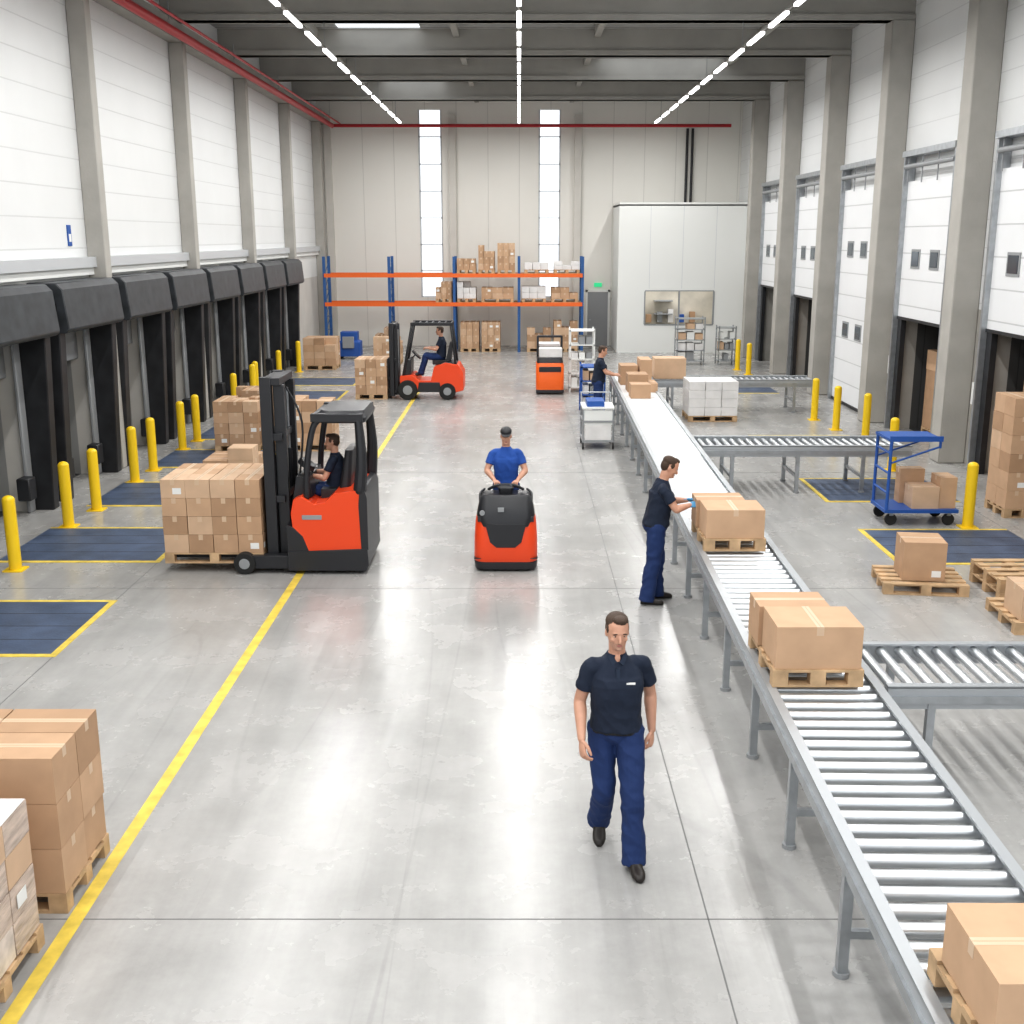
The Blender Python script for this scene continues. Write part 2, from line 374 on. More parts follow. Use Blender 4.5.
# ---------------------------------------------------------------- LED battens
LH=8.12
for xi,X in enumerate((-4.22,0,4.85)):
    hb=B('led_batten_row')
    hb.box(X-.025,X+.025,-1.,42.9,LH+.05,LH+.09,M_beam)
    for y in CY: hb.cyl((X,y,LH+.09),(X,y,8.72),.008,M_grey,seg=6)
    y=-1.
    while y<42:
        hb.box(X-.04,X+.04,y,y+1.4,LH+.0,LH+.05,M_led)
        ld=bpy.data.lights.new('led_lamp','AREA'); ld.shape='RECTANGLE'; ld.size=.07; ld.size_y=1.36; ld.energy=57; ld.color=(1,.992,.975)
        lo_=bpy.data.objects.new('led_lamp',ld); lo_.location=(X,y+.7,LH-.01); sc.collection.objects.link(lo_)
        y+=2.08
    hb.build()
# ---------------------------------------------------------------- world
wd=bpy.data.worlds.new('daylight'); sc.world=wd; wd.use_nodes=True
wd.node_tree.nodes['Background'].inputs[0].default_value=(.92,.96,1,1); wd.node_tree.nodes['Background'].inputs[1].default_value=1.3

# ---------------------------------------------------------------- conveyors
def conveyor(name,O,ang,L,W,h=.80,pitch=.165,belt=None,legs=1.5,skip0=.4,d=.08):
    s=B(name); s.M=Matrix.Translation(V((O[0],O[1],0)))@Matrix.Rotation(ang,4,'Z')
    for e in (-1,1):
        x0=e*W/2; s.box(min(x0,x0-e*.035),max(x0,x0-e*.035),0,L,h-.16,h+.02,M_rail)
        s.box(min(x0,x0-e*.07),max(x0,x0-e*.07),0,L,h+.012,h+.03,M_rail)
        s.box(min(x0,x0+e*.02),max(x0,x0+e*.02),0,L,h-.11,h-.05,M_steel)
    y=pitch/2
    while y<L:
        if not(belt and belt[0]<y<belt[1]): s.cyl((-W/2+.03,y,h-d/2),(W/2-.03,y,h-d/2),d/2,M_roller,seg=14)
        y+=pitch
    if belt: s.box(-W/2+.06,W/2-.06,belt[0],belt[1],h-.06,h+.0,M_belt)
    y=skip0
    while y<L:
        for e in (-1,1):
            x0=e*(W/2-.02)
            s.box(x0-.03,x0+.03,y-.03,y+.03,.03,h-.1,M_steel); s.cyl((x0,y,0),(x0,y,.03),.05,M_grey)
        s.box(-W/2,W/2,y-.02,y+.02,.25,.3,M_steel); s.box(-W/2,W/2,y-.02,y+.02,h-.2,h-.14,M_steel)
        y+=legs
    return s.build()
an=-math.atan(.01946)
conveyor('roller_conveyor',(2.29-1.9*.01946,2.5),an,26.3,.90,belt=(15.3,26.2),legs=1.42)
conveyor('branch_roller_conveyor',(2.87,8.65),-math.pi/2,3.9,1.0,h=.78,pitch=.16,legs=1.3,skip0=.35)
conveyor('branch_roller_conveyor',(3.08,19.0),-math.pi/2,3.5,1.0,h=.78,legs=1.1,skip0=.5,pitch=.14)
conveyor('branch_roller_conveyor',(3.26,27.9),-math.pi/2,4.0,.9,h=.78,legs=1.5,skip0=.5,pitch=.14)

# ---------------------------------------------------------------- pallets & boxes
def pallet(s,x0,x1,y0,y1,z):
    W=x1-x0;D=y1-y0
    for k in (0,.5,1):
        yy=y0+k*(D-.1); s.box(x0,x1,yy,yy+.1,z,z+.02,M_wood)
        for q in (0,.5,1):
            xx=x0+q*(W-.12); s.box(xx,xx+.12,yy,yy+.1,z+.02,z+.098,M_wood)
    for q in (0,.5,1):
        xx=x0+q*(W-.12); s.box(xx,xx+.12,y0,y1,z+.098,z+.12,M_wood)
    n=max(4,int(D/.16))
    for k in range(n):
        yy=y0+k*(D-.1)/(n-1); s.box(x0,x1,yy,yy+.1,z+.12,z+.14,M_wood)
def carton(s,x0,x1,y0,y1,z0,z1,m=None,tape='x',label=False,R=0):
    m=m or random.choice(M_cb)
    c=V(((x0+x1)/2,(y0+y1)/2,0)); O=s.M.copy()
    if R: s.M=O@Matrix.Translation(c)@Matrix.Rotation(R,4,'Z')@Matrix.Translation(-c)
    s.box(x0,x1,y0,y1,z0,z1,m)
    if tape=='x':
        t=.028; s.box(x0-.0012,x1+.0012,c.y-t,c.y+t,z1-.0,z1+.0012,M_tape)
        s.box(x0-.0015,x0,c.y-t,c.y+t,z1-.07,z1+.001,M_tape); s.box(x1,x1+.0015,c.y-t,c.y+t,z1-.07,z1+.001,M_tape)
        s.box(x0,x1,c.y-.002,c.y+.002,z1,z1+.0016,M_cb[2])
    elif tape=='y':
        t=.028; s.box(c.x-t,c.x+t,y0-.0012,y1+.0012,z1,z1+.0012,M_tape); s.box(c.x-t,c.x+t,y0-.0015,y0,z1-.07,z1+.001,M_tape)
        s.box(c.x-.002,c.x+.002,y0,y1,z1,z1+.0016,M_cb[2])
    if label:
        s.box(x1-.16,x1-.05,y0-.0015,y0,z0+.05,z0+.13,M_label)
        s.box(x1,x1+.0015,y0+.05,y0+.15,z0+.05,z0+.12,M_label)
    s.M=O
def stack(name,x0,x1,y0,y1,z,nx,ny,nz,h,pal=True,m=None,top=None,j=.008,pin=.0,lab=.15):
    s=B(name); zz=z
    if pal: pallet(s,x0,x1,y0,y1,z); zz=zz+.141
    w=(x1-x0-2*pin)/nx; d=(y1-y0-2*pin)/ny
    for k in range(nz):
        for a in range(nx):
            for b in range(ny):
                if top is not None and k==nz-1 and random.random()>top: continue
                ja=random.uniform(-j,j)*.5; hh=h-.002
                carton(s,x0+pin+a*w+.004+ja,x0+pin+(a+1)*w-.004+ja,y0+pin+b*d+.004,y0+pin+(b+1)*d-.004,zz+k*h+.001,zz+k*h+hh,
                       m=m,tape=('x' if w>d else 'y') if m is None else None,label=(m is None and random.random()<lab))
    return s.build(.005)
stack('pallet_of_cartons',-4.0,-2.88,6.36,7.12,0,2,2,3,.312,j=.02,lab=.35)
s=B('wrapped_pallet_load'); pallet(s,-4.05,-2.9,5.05,6.05,0)
for k in range(4):
    for a in range(3):
        for b in range(3):
            m_=random.choice([M_wrap,M_wrap2,M_wrap,M_cb[3]]); q=random.uniform(0,.008)
            s.box(-4.02+a*.37,-4.02+(a+1)*.37-.006+q,5.08+b*.32,5.08+(b+1)*.32-.006,.145+k*.21,.145+(k+1)*.21-.005,m_)
            if a==2 and (k+b)%3==0: s.box(-2.912+q,-2.908+q,5.14+b*.32,5.26+b*.32,.2+k*.21,.29+k*.21,M_label)
for a in range(3):
    for b in range(2): carton(s,-4.0+a*.37,-4.0+(a+1)*.37-.02,5.1+b*.47,5.1+(b+1)*.47-.02,.985,.99,m=[M_wrap2,M_wcb][(a+b)%2],tape=None)
s.build(.012,seg=2)
stack('pallet_of_cartons',-4.55,-3.28,13.88,14.95,.12,4,3,4,.24)
def cload(name,x0,w,y0,d,z,h):
    s=B(name); pallet(s,x0-.02,x0+w+.02,y0-.02,y0+d+.02,z)
    carton(s,x0,x0+w,y0,y0+d*.55,z+.142,z+.142+h,m=M_cb[1],tape='y')
    carton(s,x0-.03,x0+w-.12,y0+d*.57,y0+d,z+.142,z+.142+h*.98,m=M_cb[0],tape='x')
    s.build(.006)
cload('cartons_on_pallet',1.97,.66,8.1,.9,.831,.34)
cload('cartons_on_pallet',2.06,.64,11.95,.9,.831,.32)
s=B('cartons_on_pallet'); pallet(s,1.92,2.6,3.92,4.62,.831); carton(s,1.94,2.56,3.95,4.52,.973,1.27,m=M_cb[1],tape='x',label=True); s.build(.006)
s=B('carton_pile')
carton(s,2.42,2.85,24.2,24.7,.802,1.1); carton(s,2.45,2.9,25.2,25.8,.802,1.2); carton(s,2.95,3.12,25.2,25.9,.802,1.0); carton(s,2.4,2.8,26.5,27.2,.802,1.25); carton(s,2.85,3.12,26.4,27.2,.802,1.4)
s.build(.006)
stack('carton_pile',3.32,4.1,27.6,28.2,.812,1,1,1,.5,pal=False)
stack('pallet_of_cartons',-6.1,-5.2,22.2,23.1,0,3,3,4,.22,top=.6)
stack('pallet_of_cartons',-4.95,-3.75,22.3,23.2,0,4,3,4,.22,top=.7)
stack('pallet_of_cartons',-5.6,-4.7,19.5,20.4,0,2,2,2,.22,top=.6)
stack('pallet_of_cartons',-4.35,-3.5,29.75,30.65,0,3,3,4,.23)
stack('pallet_of_cartons',-7.0,-5.95,36.6,37.6,0,3,3,4,.22,top=.7)
stack('pallet_of_cartons',-4.9,-4.0,38.,39.,0,3,3,4,.2,top=.5)
stack('pallet_of_cartons',-6.6,-5.8,25.5,26.4,0,3,3,3,.22,top=.7)
stack('pallet_of_white_cartons',3.95,5.1,26.0,27.0,0,3,3,4,.2,m=M_wcb)
stack('pallet_of_cartons',7.45,8.1,16.75,17.5,0,2,2,6,.285,top=.8)
s=B('carton_on_pallet'); s.M=Matrix.Translation((4.95,13.3,0))@Matrix.Rotation(-.12,4,'Z'); pallet(s,-.5,.5,-.4,.4,0); carton(s,-.26,.24,-.25,.25,.141,.62,m=M_cb[0],label=True); s.build(.006)
s=B('pallet_of_cartons'); s.M=Matrix.Translation((5.95,11.95,0))@Matrix.Rotation(-.05,4,'Z'); pallet(s,-.55,.55,-.45,.45,0); carton(s,-.48,.1,-.4,.1,.141,.5); carton(s,.12,.5,-.4,.2,.141,.6); s.build(.006)
s=B('empty_pallet_stack'); s.M=Matrix.Translation((6.12,13.1,0))
for k in range(2): pallet(s,-.45,.45,-.45,.45,.142*k)
s.build(.004)
for i,(cy) in enumerate(rdoors[1:5]):
    stack('trailer_cartons',XR+.4,XR+1.5,cy-.9,cy+.9,0,2,3,5,.42,top=.6,j=.02)
# blue trolley
s=B('blue_trolley'); x0,x1,y0,y1=5.45,6.55,16.25,16.95; xm=6.2
s.box(x0,x1,y0,y1,.2,.25,M_cblue)
for x in (x0+.12,x1-.12):
    for y in (y0+.08,y1-.08): s.cyl((x,y-.02,.09),(x,y+.02,.09),.09,M_tyre); s.box(x-.03,x+.03,y-.03,y+.03,.15,.2,M_steel)
for y in (y0+.03,y1-.03):
    s.tube([(x0+.03,y,.25),(x0+.03,y,1.32)],.025,M_cblue); s.tube([(xm,y,1.18),(xm,y,1.3)],.02,M_cblue)
for z in (.5,.8,1.1): s.cyl((x0+.03,y0+.03,z),(x0+.03,y1-.03,z),.018,M_cblue)
s.box(x0,xm+.03,y0,y1,1.28,1.32,M_cblue); s.box(x0,xm+.03,y0,y0+.02,1.32,1.36,M_cblue); s.tube([(xm,y0+.03,1.2),(x0+.03,y0+.03,.95)],.015,M_cblue); s.tube([(xm,y1-.03,1.2),(x0+.03,y1-.03,.95)],.015,M_cblue)
carton(s,x0+.42,x0+.82,y0+.08,y0+.45,.25,.58); carton(s,x0+.83,x1-.02,y0+.1,y0+.5,.25,.72,m=M_cb[1]); carton(s,x0+.35,x0+.72,y0+.47,y0+.68,.25,.78)
s.build(.004)
def shelf(name,x0,x1,y0,y1,h,m,n=4,fill=True):
    s=B(name)
    for x in (x0,x1-.04):
        for y in (y0,y1-.04): s.box(x,x+.04,y,y+.04,0,h,m)
    for k in range(n):
        z=.12+k*(h-.2)/(n-1); s.box(x0,x1,y0,y1,z,z+.03,m)
        if fill and k<n-1:
            for q in range(3):
                if random.random()<.8:
                    w_=(x1-x0-.1)/3; carton(s,x0+.06+q*w_,x0+.03+(q+1)*w_,y0+.06,y1-.06,z+.03,z+.03+random.uniform(.15,.3),m=random.choice([M_wcb,M_grey,M_white,M_cb[3]]),tape=None)
    s.build()
shelf('steel_shelving',5.3,6.25,38.,38.6,1.6,M_steel,5,True)
shelf('steel_shelving',6.7,7.3,38.,38.6,1.3,M_steel,4,True)
shelf('picking_trolley',1.4,2.1,31.2,31.9,1.75,M_white,5,True)
shelf('picking_trolley',1.5,2.1,27.2,27.9,1.2,M_cblue,4,True)
s=B('picking_cart'); x0,x1,y0,y1=1.28,1.93,22.5,23.3
for z in (.15,.55): s.box(x0,x1,y0,y1,z,z+.04,M_grey)
s.box(x0,x1,y0,y1,.82,.86,M_white); s.box(x0+.06,x1-.06,y0+.02,y1-.1,.19,.5,M_wcb); s.box(x0+.1,x1-.2,y0+.1,y1-.1,.86,.97,M_cblue)
s.box(x0+.03,x1-.03,y0+.02,y0+.04,.5,.8,M_white)
for x in (x0+.02,x1-.02):
    for y in (y0+.02,y1-.02): s.cyl((x,y,.15),(x,y,.84),.02,M_steel); s.cyl((x-.015,y,.07),(x+.015,y,.07),.07,M_tyre)
s.tube([(x0+.02,y1,.85),(x0+.02,y1+.1,1.05),(x1-.02,y1+.1,1.05),(x1-.02,y1,.85)],.015,M_steel); s.build()
s=B('blue_machine'); s.rrect([(.1,-6.4,-5.6,39.8,40.5,.05),(.6,-6.4,-5.6,39.8,40.5,.05),(.65,-6.3,-5.7,39.9,40.4,.05),(.95,-6.3,-5.7,39.9,40.4,.05)],M_cblue); s.box(-6.2,-5.8,39.7,39.8,.4,.8,M_grey)
for x in (-6.3,-5.7): s.cyl((x-.03,39.95,.1),(x+.03,39.95,.1),.1,M_tyre); s.cyl((x-.03,40.35,.1),(x+.03,40.35,.1),.1,M_tyre)
s.build(.01)
s=B('pallet_rack'); rx=[-7.2,-4.8,-2.4,0,2.35]; ry0,ry1=42.4,43.5
for x in rx:
    for y in (ry0,ry1): s.box(x-.05,x+.05,y-.05,y+.05,0,3.5,M_rblue)
    z=.3
    while z<3.2: s.cyl((x,ry0,z),(x,ry1,z+.5),.015,M_rblue,seg=6); s.cyl((x,ry0,z),(x,ry1,z),.015,M_rblue,seg=6); z+=.5
for z in (1.7,2.75):
    for y in (ry0-.06,ry1+.06): s.box(rx[0],rx[-1],y-.03,y+.03,z,z+.14,M_rorange)
    for a,b in zip(rx[2:-1],rx[3:]): s.box(a,b,ry0,ry1,z+.1,z+.13,M_wood)
s.build()
def rackload(x0,x1,z,nz,h,m=None,top=.6): stack('racked_cartons',x0,x1,42.45,43.4,z,3,2,nz,h,pal=True,m=m,top=top)
rackload(-1.5,-.9,2.885,4,.22); rackload(-.8,-.15,2.885,4,.24); rackload(-2.3,-1.6,2.885,2,.2); rackload(.2,1.1,2.885,1,.25,M_wcb,1); rackload(1.3,2.25,2.885,2,.15,M_wcb)
rackload(-3.1,-2.5,1.835,3,.2); rackload(-2.3,-1.6,1.835,3,.2,M_wcb); rackload(-1.4,-.2,1.835,2,.2); rackload(.1,1.,1.835,2,.22,M_wcb,1.); rackload(1.2,2.2,1.835,2,.2)
rackload(-2.2,-1.5,0,4,.24,None,1); rackload(-1.4,-.7,0,4,.24,None,1); rackload(.3,1.2,0,3,.25,None,.5); rackload(-5.4,-4.9,0,3,.25); rackload(1.3,2.2,0,4,.25)

# ---------------------------------------------------------------- vehicles
def wheel(s,x,y,r,w,m=M_tyre):
    s.cyl((x,y-w/2,r),(x,y+w/2,r),r,m,seg=24); s.cyl((x,y-w/2-.006,r),(x,y+w/2+.006,r),r*.5,M_grey,seg=16)
s=B('reach_truck'); s.M=Matrix.Translation((-2.75,14.4,0))
for e in (-1,1):
    s.box(-.85,.1,e*.52-.07,e*.52+.07,.07,.24,M_blackp); wheel(s,-.76,e*.52+ e*.04,.14,.12)
s.prism([(-.2,.05),(.80,.05),(.83,.12),(.82,.34),(-.2,.30)],'y',-.62,.62,M_blackp)
s.prism([(-.10,.28),(-.14,.80),(-.10,.98),(.0,1.02),(.16,.92),(.30,.94),(.42,1.06),(.74,1.10),(.81,1.02),(.81,.28)],'y',-.60,.60,M_red)
s.prism([(.74,.32),(.72,.9),(.74,1.12),(.80,1.10),(.83,1.0),(.83,.32)],'y',-.607,.607,M_blackp)
s.prism([(-.2,.28),(.08,.28),(.0,.5),(-.12,.62),(-.2,.65)],'y',-.604,.604,M_blackp)
s.prism([(-.13,.95),(-.08,1.25),(.08,1.23),(.12,.98)],'y',-.45,.45,M_blackp)
s.box(.0,.25,-.608,-.6,.72,.78,M_grey)
s.rrect([(1.0,.42,.58,-.3,.3,.06),(1.55,.52,.62,-.27,.27,.05)],M_blackp)
s.box(.2,.58,-.3,.3,.93,1.05,M_blackp)
s.cyl((.1,-.1,1.2),(.0,-.1,1.33),.012,M_blackp); s.cyl((-.02,-.1,1.31),(.02,-.1,1.37),.12,M_blackp,seg=18)
for e in (-1,1):
    s.limb([(.06,e*.52,1.0),(.08,e*.52,1.4),(.17,e*.50,1.88),(.3,e*.5,2.02)],[.04,.04,.04,.045],M_blackp,seg=10)
    s.limb([(.74,e*.54,1.1),(.77,e*.53,1.5),(.74,e*.50,2.0)],[.085,.07,.05],M_blackp,seg=10)
    s.box(.15,.80,e*.5-.05,e*.5+.05,1.96,2.06,M_blackp)
for k in range(6): s.box(.15+k*.11,.21+k*.11,-.5,.5,1.99,2.04,M_blackp)
s.rrect([(1.94,.22,.82,-.52,.52,.12),(2.0,.2,.84,-.54,.54,.14),(2.09,.26,.80,-.46,.46,.12)],M_blackp)
for e in (-1,1):
    s.box(-.49,-.35,e*.38-.06,e*.38+.06,.08,2.5,M_blackp); s.box(-.34,-.20,e*.31-.045,e*.31+.045,.1,2.4,M_blackp)
    s.cyl((-.28,e*.2,.15),(-.28,e*.2,1.5),.035,M_blackp); s.cyl((-.28,e*.2,1.5),(-.28,e*.2,2.3),.02,M_steel)
    s.box(-1.72,-.52,e*.28-.05,e*.28+.05,.145,.185,M_blackp); s.box(-.52,-.48,e*.28-.05,e*.28+.05,.145,.7,M_blackp)
for z in (.12,.9,1.7,2.4): s.box(-.46,-.24,-.42,.42,z,z+.09,M_blackp)
for z in (.3,.62): s.box(-.50,-.46,-.4,.4,z,z+.08,M_blackp)
for k in range(4): s.cyl((-.3,-.15+k*.1,.3),(-.3,-.15+k*.1,2.4),.014,M_blackp,seg=6)
s.box(-.36,-.33,-.3,.3,.2,1.5,M_black)
s.limb([(-.2,-.2,2.35),(-.02,-.2,1.9),(-.08,-.2,1.2)],[.015]*3,M_black,seg=6)
s.build(.012)

s=B('pallet_truck'); s.M=Matrix.Translation((-.17,13.9,0))
s.rrect([(.03,-.40,.40,0,.5,.14),(.13,-.41,.41,-.01,.5,.14)],M_blackp)
s.rrect([(.13,-.405,.405,-.005,.5,.14),(.16,-.41,.41,-.02,.5,.15),(.45,-.405,.405,-.015,.5,.15),(.66,-.39,.39,.01,.5,.14),(.72,-.37,.37,.03,.48,.13)],M_red)
s.rrect([(.60,-.33,.33,-.022,.45,.12),(.74,-.375,.375,.0,.5,.12),(.95,-.33,.33,.07,.46,.1),(.99,-.29,.29,.1,.42,.08)],M_blackp)
s.prism([(-.26,.64),(.26,.64),(.20,.40),(.12,.33),(-.12,.33),(-.20,.40)],'y',-.027,.05,M_blackp)
s.box(-.41,.41,-.008,.3,.175,.185,M_blackp)
for e in (-1,1): s.box(e*.33-.03,e*.33+.03,.02,.1,.66,.73,M_blackp); s.limb([(e*.33,.2,.9),(e*.33,.28,.98),(e*.28,.34,1.02)],[.018]*3,M_blackp,seg=8)
s.rrect([(.98,-.08,.08,.18,.34,.04),(1.07,-.1,.1,.16,.34,.04),(1.1,-.08,.08,.18,.32,.04)],M_blackp)
s.limb([(-.22,.3,1.03),(-.1,.26,1.09),(.1,.26,1.09),(.22,.3,1.03)],[.02]*4,M_blackp,seg=8)
s.box(-.10,-.02,-.032,-.02,.8,.86,M_grey)
s.box(-.38,.38,.5,1.0,.06,.12,M_blackp)
for e in (-1,1): s.box(e*.2-.08,e*.2+.08,1.0,2.1,.05,.11,M_grey); s.cyl((e*.2-.05,1.9,.045),(e*.2+.05,1.9,.045),.045,M_tyre); s.cyl((e*.3-.04,.2,.06),(e*.3+.04,.2,.06),.06,M_tyre)
s.cyl((-.3,-.0,.78),(-.3,.02,.78),.035,M_grey); s.build(.008)

s=B('forklift'); s.M=Matrix.Translation((-2.45,30.2,0))
for e in (-1,1): wheel(s,-.5,e*.46,.26,.2); wheel(s,.55,e*.44,.22,.18)
s.prism([(-.7,.3),(-.7,.62),(-.35,.66),(-.2,.5),(.12,.5),(.2,.86),(.5,.98),(.85,.92),(.98,.7),(.98,.25),(.8,.2),(-.2,.2)],'y',-.5,.5,M_red)
s.prism([(.22,.86),(.5,.99),(.8,.95),(.8,.86)],'y',-.45,.45,M_blackp)
s.prism([(-.25,.2),(-.2,.46),(.35,.46),(.4,.2)],'y',-.51,.51,M_blackp)
s.prism([(-.66,.6),(-.5,1.05),(-.4,1.05),(-.42,.6)],'y',-.4,.4,M_blackp)
s.box(.15,.6,-.25,.25,.9,1.02,M_blackp); s.prism([(.5,1.0),(.62,1.5),(.7,1.5),(.64,1.0)],'y',-.24,.24,M_blackp)
for e in (-1,1):
    s.tube([(-.62,e*.42,.62),(-.36,e*.42,1.98)],.035,M_blackp); s.tube([(.78,e*.42,.9),(.66,e*.42,1.98)],.035,M_blackp)
    s.box(-.4,.7,e*.42-.04,e*.42+.04,1.94,2.02,M_blackp)
for k in range(7): s.box(-.38+k*.17,-.33+k*.17,-.42,.42,1.97,2.01,M_blackp)
s.cyl((-.5,0,1.0),(-.3,0,1.15),.015,M_blackp); s.cyl((-.31,0,1.13),(-.28,0,1.16),.16,M_blackp,seg=18)
for e in (-1,1):
    s.box(-.98,-.86,e*.33-.06,e*.33+.06,.08,2.0,M_blackp); s.box(-.86,-.76,e*.26-.04,e*.26+.04,.1,1.95,M_blackp); s.cyl((-.8,e*.15,.2),(-.8,e*.15,1.8),.03,M_grey)
    s.box(-1.7,-1.0,e*.25-.05,e*.25+.05,.03,.07,M_blackp); s.box(-1.04,-1.0,e*.25-.05,e*.25+.05,.05,.6,M_blackp)
for z in (.15,1.0,1.9): s.box(-.95,-.8,-.35,.35,z,z+.08,M_blackp)
for z in (.2,.5): s.box(-1.0,-.97,-.42,.42,z,z+.08,M_blackp)
for k in range(5): s.box(-1.03,-1.0,-.42+k*.2,-.4+k*.2,.55,1.08,M_blackp)
s.build(.01)

s=B('order_picker_truck'); s.M=Matrix.Translation((.85,30.7,0))
s.rrect([(.05,-.36,.36,0,.9,.08),(.12,-.38,.38,-.02,.9,.1),(.8,-.38,.38,0,.9,.1),(.88,-.34,.34,.04,.85,.1)],M_orange)
s.rrect([(.86,-.36,.36,.02,.6,.08),(1.0,-.34,.34,.05,.5,.08)],M_blackp); s.box(-.3,.3,-.025,.0,.62,.76,M_blackp); s.box(-.38,.38,-.03,.5,.04,.13,M_blackp)
for e in (-1,1): s.box(e*.33-.03,e*.33+.03,.6,.68,.8,1.55,M_blackp); s.box(e*.2-.06,e*.2+.06,.9,1.9,.05,.1,M_grey)
s.box(-.33,.33,.6,.68,1.5,1.56,M_blackp); s.box(-.33,.33,.62,.66,1.2,1.25,M_blackp)
carton(s,-.33,.3,.95,1.6,.1,1.3,m=M_wcb,tape=None); carton(s,-.3,.33,.1,.5,1.0,1.25,m=M_wcb,tape=None)
s.build(.01)

# ---------------------------------------------------------------- people
def person(name,loc,yaw,P,scale=1.,shirt=M_navy,sleeve=None,pants=M_pants,cap=None,glove=None,voxel=.0065,hair=M_hair,detail=False,bulk=1.1):
    sleeve=sleeve or shirt; hm=glove or M_skin
    G={}
    def g(m):
        if m.name not in G: G[m.name]=(B('t'),m)
        return G[m.name][0]
    D=B('d')
    pel,wai,che,nek=[V(a) for a in P['spine']]
    LA=P['arms']['L'];RA=P['arms']['R'];LL=P['legs']['L'];RL=P['legs']['R']
    lat_h=(V(LL[0])-V(RL[0])).normalized(); lat_s=(V(LA[0])-V(RA[0])).normalized()
    K=[(0.,pel),(.30,wai),(.70,che),(1.,nek)]
    def sp(t):
        if t<=0: return pel+(pel-wai).normalized()*(-t)*.5
        for (a,p),(b,q) in zip(K[:-1],K[1:]):
            if t<=b: return p.lerp(q,(t-a)/(b-a))
        return nek
    def trings(L,m):
        R=[]
        L2=[]
        for a,b in zip(L[:-1],L[1:]):
            for k in range(4): L2.append([a[i]+(b[i]-a[i])*k/4 for i in range(4)])
        L2.append(list(L[-1]))
        for t,rx_,ry_,oy_ in L2:
            c=sp(t); tt=(sp(min(t+.15,1))-sp(min(t-.15,.85))).normalized()
            u=lat_h.lerp(lat_s,min(max(t,0),1)); u=(u-tt*u.dot(tt)).normalized(); w_=tt.cross(u)
            ry_*=(1+(bulk-1)*.9) if t<.8 else 1
            ring=[]
            for j in range(28):
                a=2*math.pi*j/28; ca,sa=math.cos(a),math.sin(a); e=.85
                ring.append(c+w_*oy_+u*rx_*math.copysign(abs(ca)**e,ca)+w_*ry_*math.copysign(abs(sa)**e,sa))
            R.append(ring)
        g(m).rings(R,m)
    trings([(-.14,.11,.09,.01),(-.03,.165,.12,.012),(.06,.176,.128,.012),(.15,.170,.12,.008),(.25,.15,.108,0)],pants)
    trings([(.05,.180,.131,.010),(.08,.180,.131,.010)],M_belt2)
    trings([(.085,.186,.136,.008),(.15,.182,.132,.006),(.25,.174,.124,0),(.4,.172,.122,-.004),(.55,.178,.126,-.010),(.70,.184,.128,-.008),(.80,.176,.12,0),(.87,.155,.105,.006),(.93,.118,.090,.01),(.97,.090,.078,.008),(1.,.072,.068,.005)],shirt)
    HC_=V(P['head']); 
    g(M_skin).limb([nek-V((0,0,.02)),nek.lerp(HC_,.45)+V((0,.012,0)),HC_+V((0,.02,-.02))],[.056,.058,.057],M_skin)
    up=(HC_-nek).normalized()
    g(shirt).limb([nek-up*.045,nek+up*.016+V((0,.010,0))],[.084,.071],shirt,cap=(0,0),n=3)
    if detail:
        for e in (-1,1):
            q=nek+V((e*.038,-.066,-.014)); Rq=Matrix.Rotation(e*.6,3,'Y')@Matrix.Rotation(-.55,3,'X')
            D.box(q.x-.016,q.x+.016,q.y-.006,q.y+.006,q.z-.036,q.z+.036,M_navy2,Rq)
        g(M_skin).ell(nek+V((0,-.060,-.006)),(.020,.020,.034),M_skin)
        D.box(nek.x-.013,nek.x+.013,nek.y-.128,nek.y-.105,nek.z-.16,nek.z-.06,M_navy2,Matrix.Rotation(-.18,3,'X'))
        lc=che+V((.085,-.133,.035)); D.box(lc.x-.030,lc.x+.030,lc.y-.004,lc.y+.01,lc.z-.004,lc.z+.007,M_label)
    for side,(hip,kn,an_,fd) in P['legs'].items():
        hip,kn,an_,fd=V(hip),V(kn),V(an_),V(fd).normalized()
        b=g(pants); dn=(an_-kn).normalized()
        b.limb([hip+V((0,.0,.02)),hip.lerp(kn,.35),hip.lerp(kn,.75),kn,kn.lerp(an_,.3)+V((0,.012,0)),kn.lerp(an_,.7),an_+dn*.04],[r*bulk for r in (.094,.090,.079,.074,.074,.072,.078)],pants,cap=(1,0),n=6,seg=20)
        upv=V((0,0,1)); upv=(upv-fd*upv.dot(fd)).normalized(); sd=fd.cross(upv)
        R=[]
        for l,hw,hh in ((-.085,.018,.02),(-.08,.03,.032),(-.05,.038,.046),(0,.040,.052),(.05,.043,.044),(.1,.049,.035),(.14,.048,.030),(.17,.038,.026),(.19,.02,.016)):
            c=an_+fd*(l+.01)-upv*(.085-hh)
            R.append([c+sd*hw*math.copysign(abs(math.cos(a))**.8,math.cos(a))+upv*hh*math.copysign(abs(math.sin(a))**.8,math.sin(a)) for a in [2*math.pi*j/16 for j in range(16)]])
        g(M_shoe).rings(R,M_shoe); g(M_shoe).limb([an_+V((0,0,.02)),an_-upv*.04],[.042,.045],M_shoe)
    for side,(sh,el,wr,hd,pn,curl) in P['arms'].items():
        sh,el,wr,hd,pn=V(sh),V(el),V(wr),V(hd).normalized(),V(pn).normalized()
        pn=(pn-hd*pn.dot(hd)).normalized()
        g(M_skin).limb([sh.lerp(el,.36),sh.lerp(el,.6),el,el.lerp(wr,.25),el.lerp(wr,.7),wr],[.046,.047,.043,.045,.035,.028],M_skin,n=5)
        inn=nek.lerp(sh,.42)+V((0,0,-.055))
        g(sleeve).limb([inn,sh.lerp(inn,.12)+V((0,0,-.010)),sh.lerp(el,.28),sh.lerp(el,.64)],[.062,.062,.061,.064],sleeve,cap=(1,0),n=6,seg=18)
        sg=-1 if side=='L' else 1
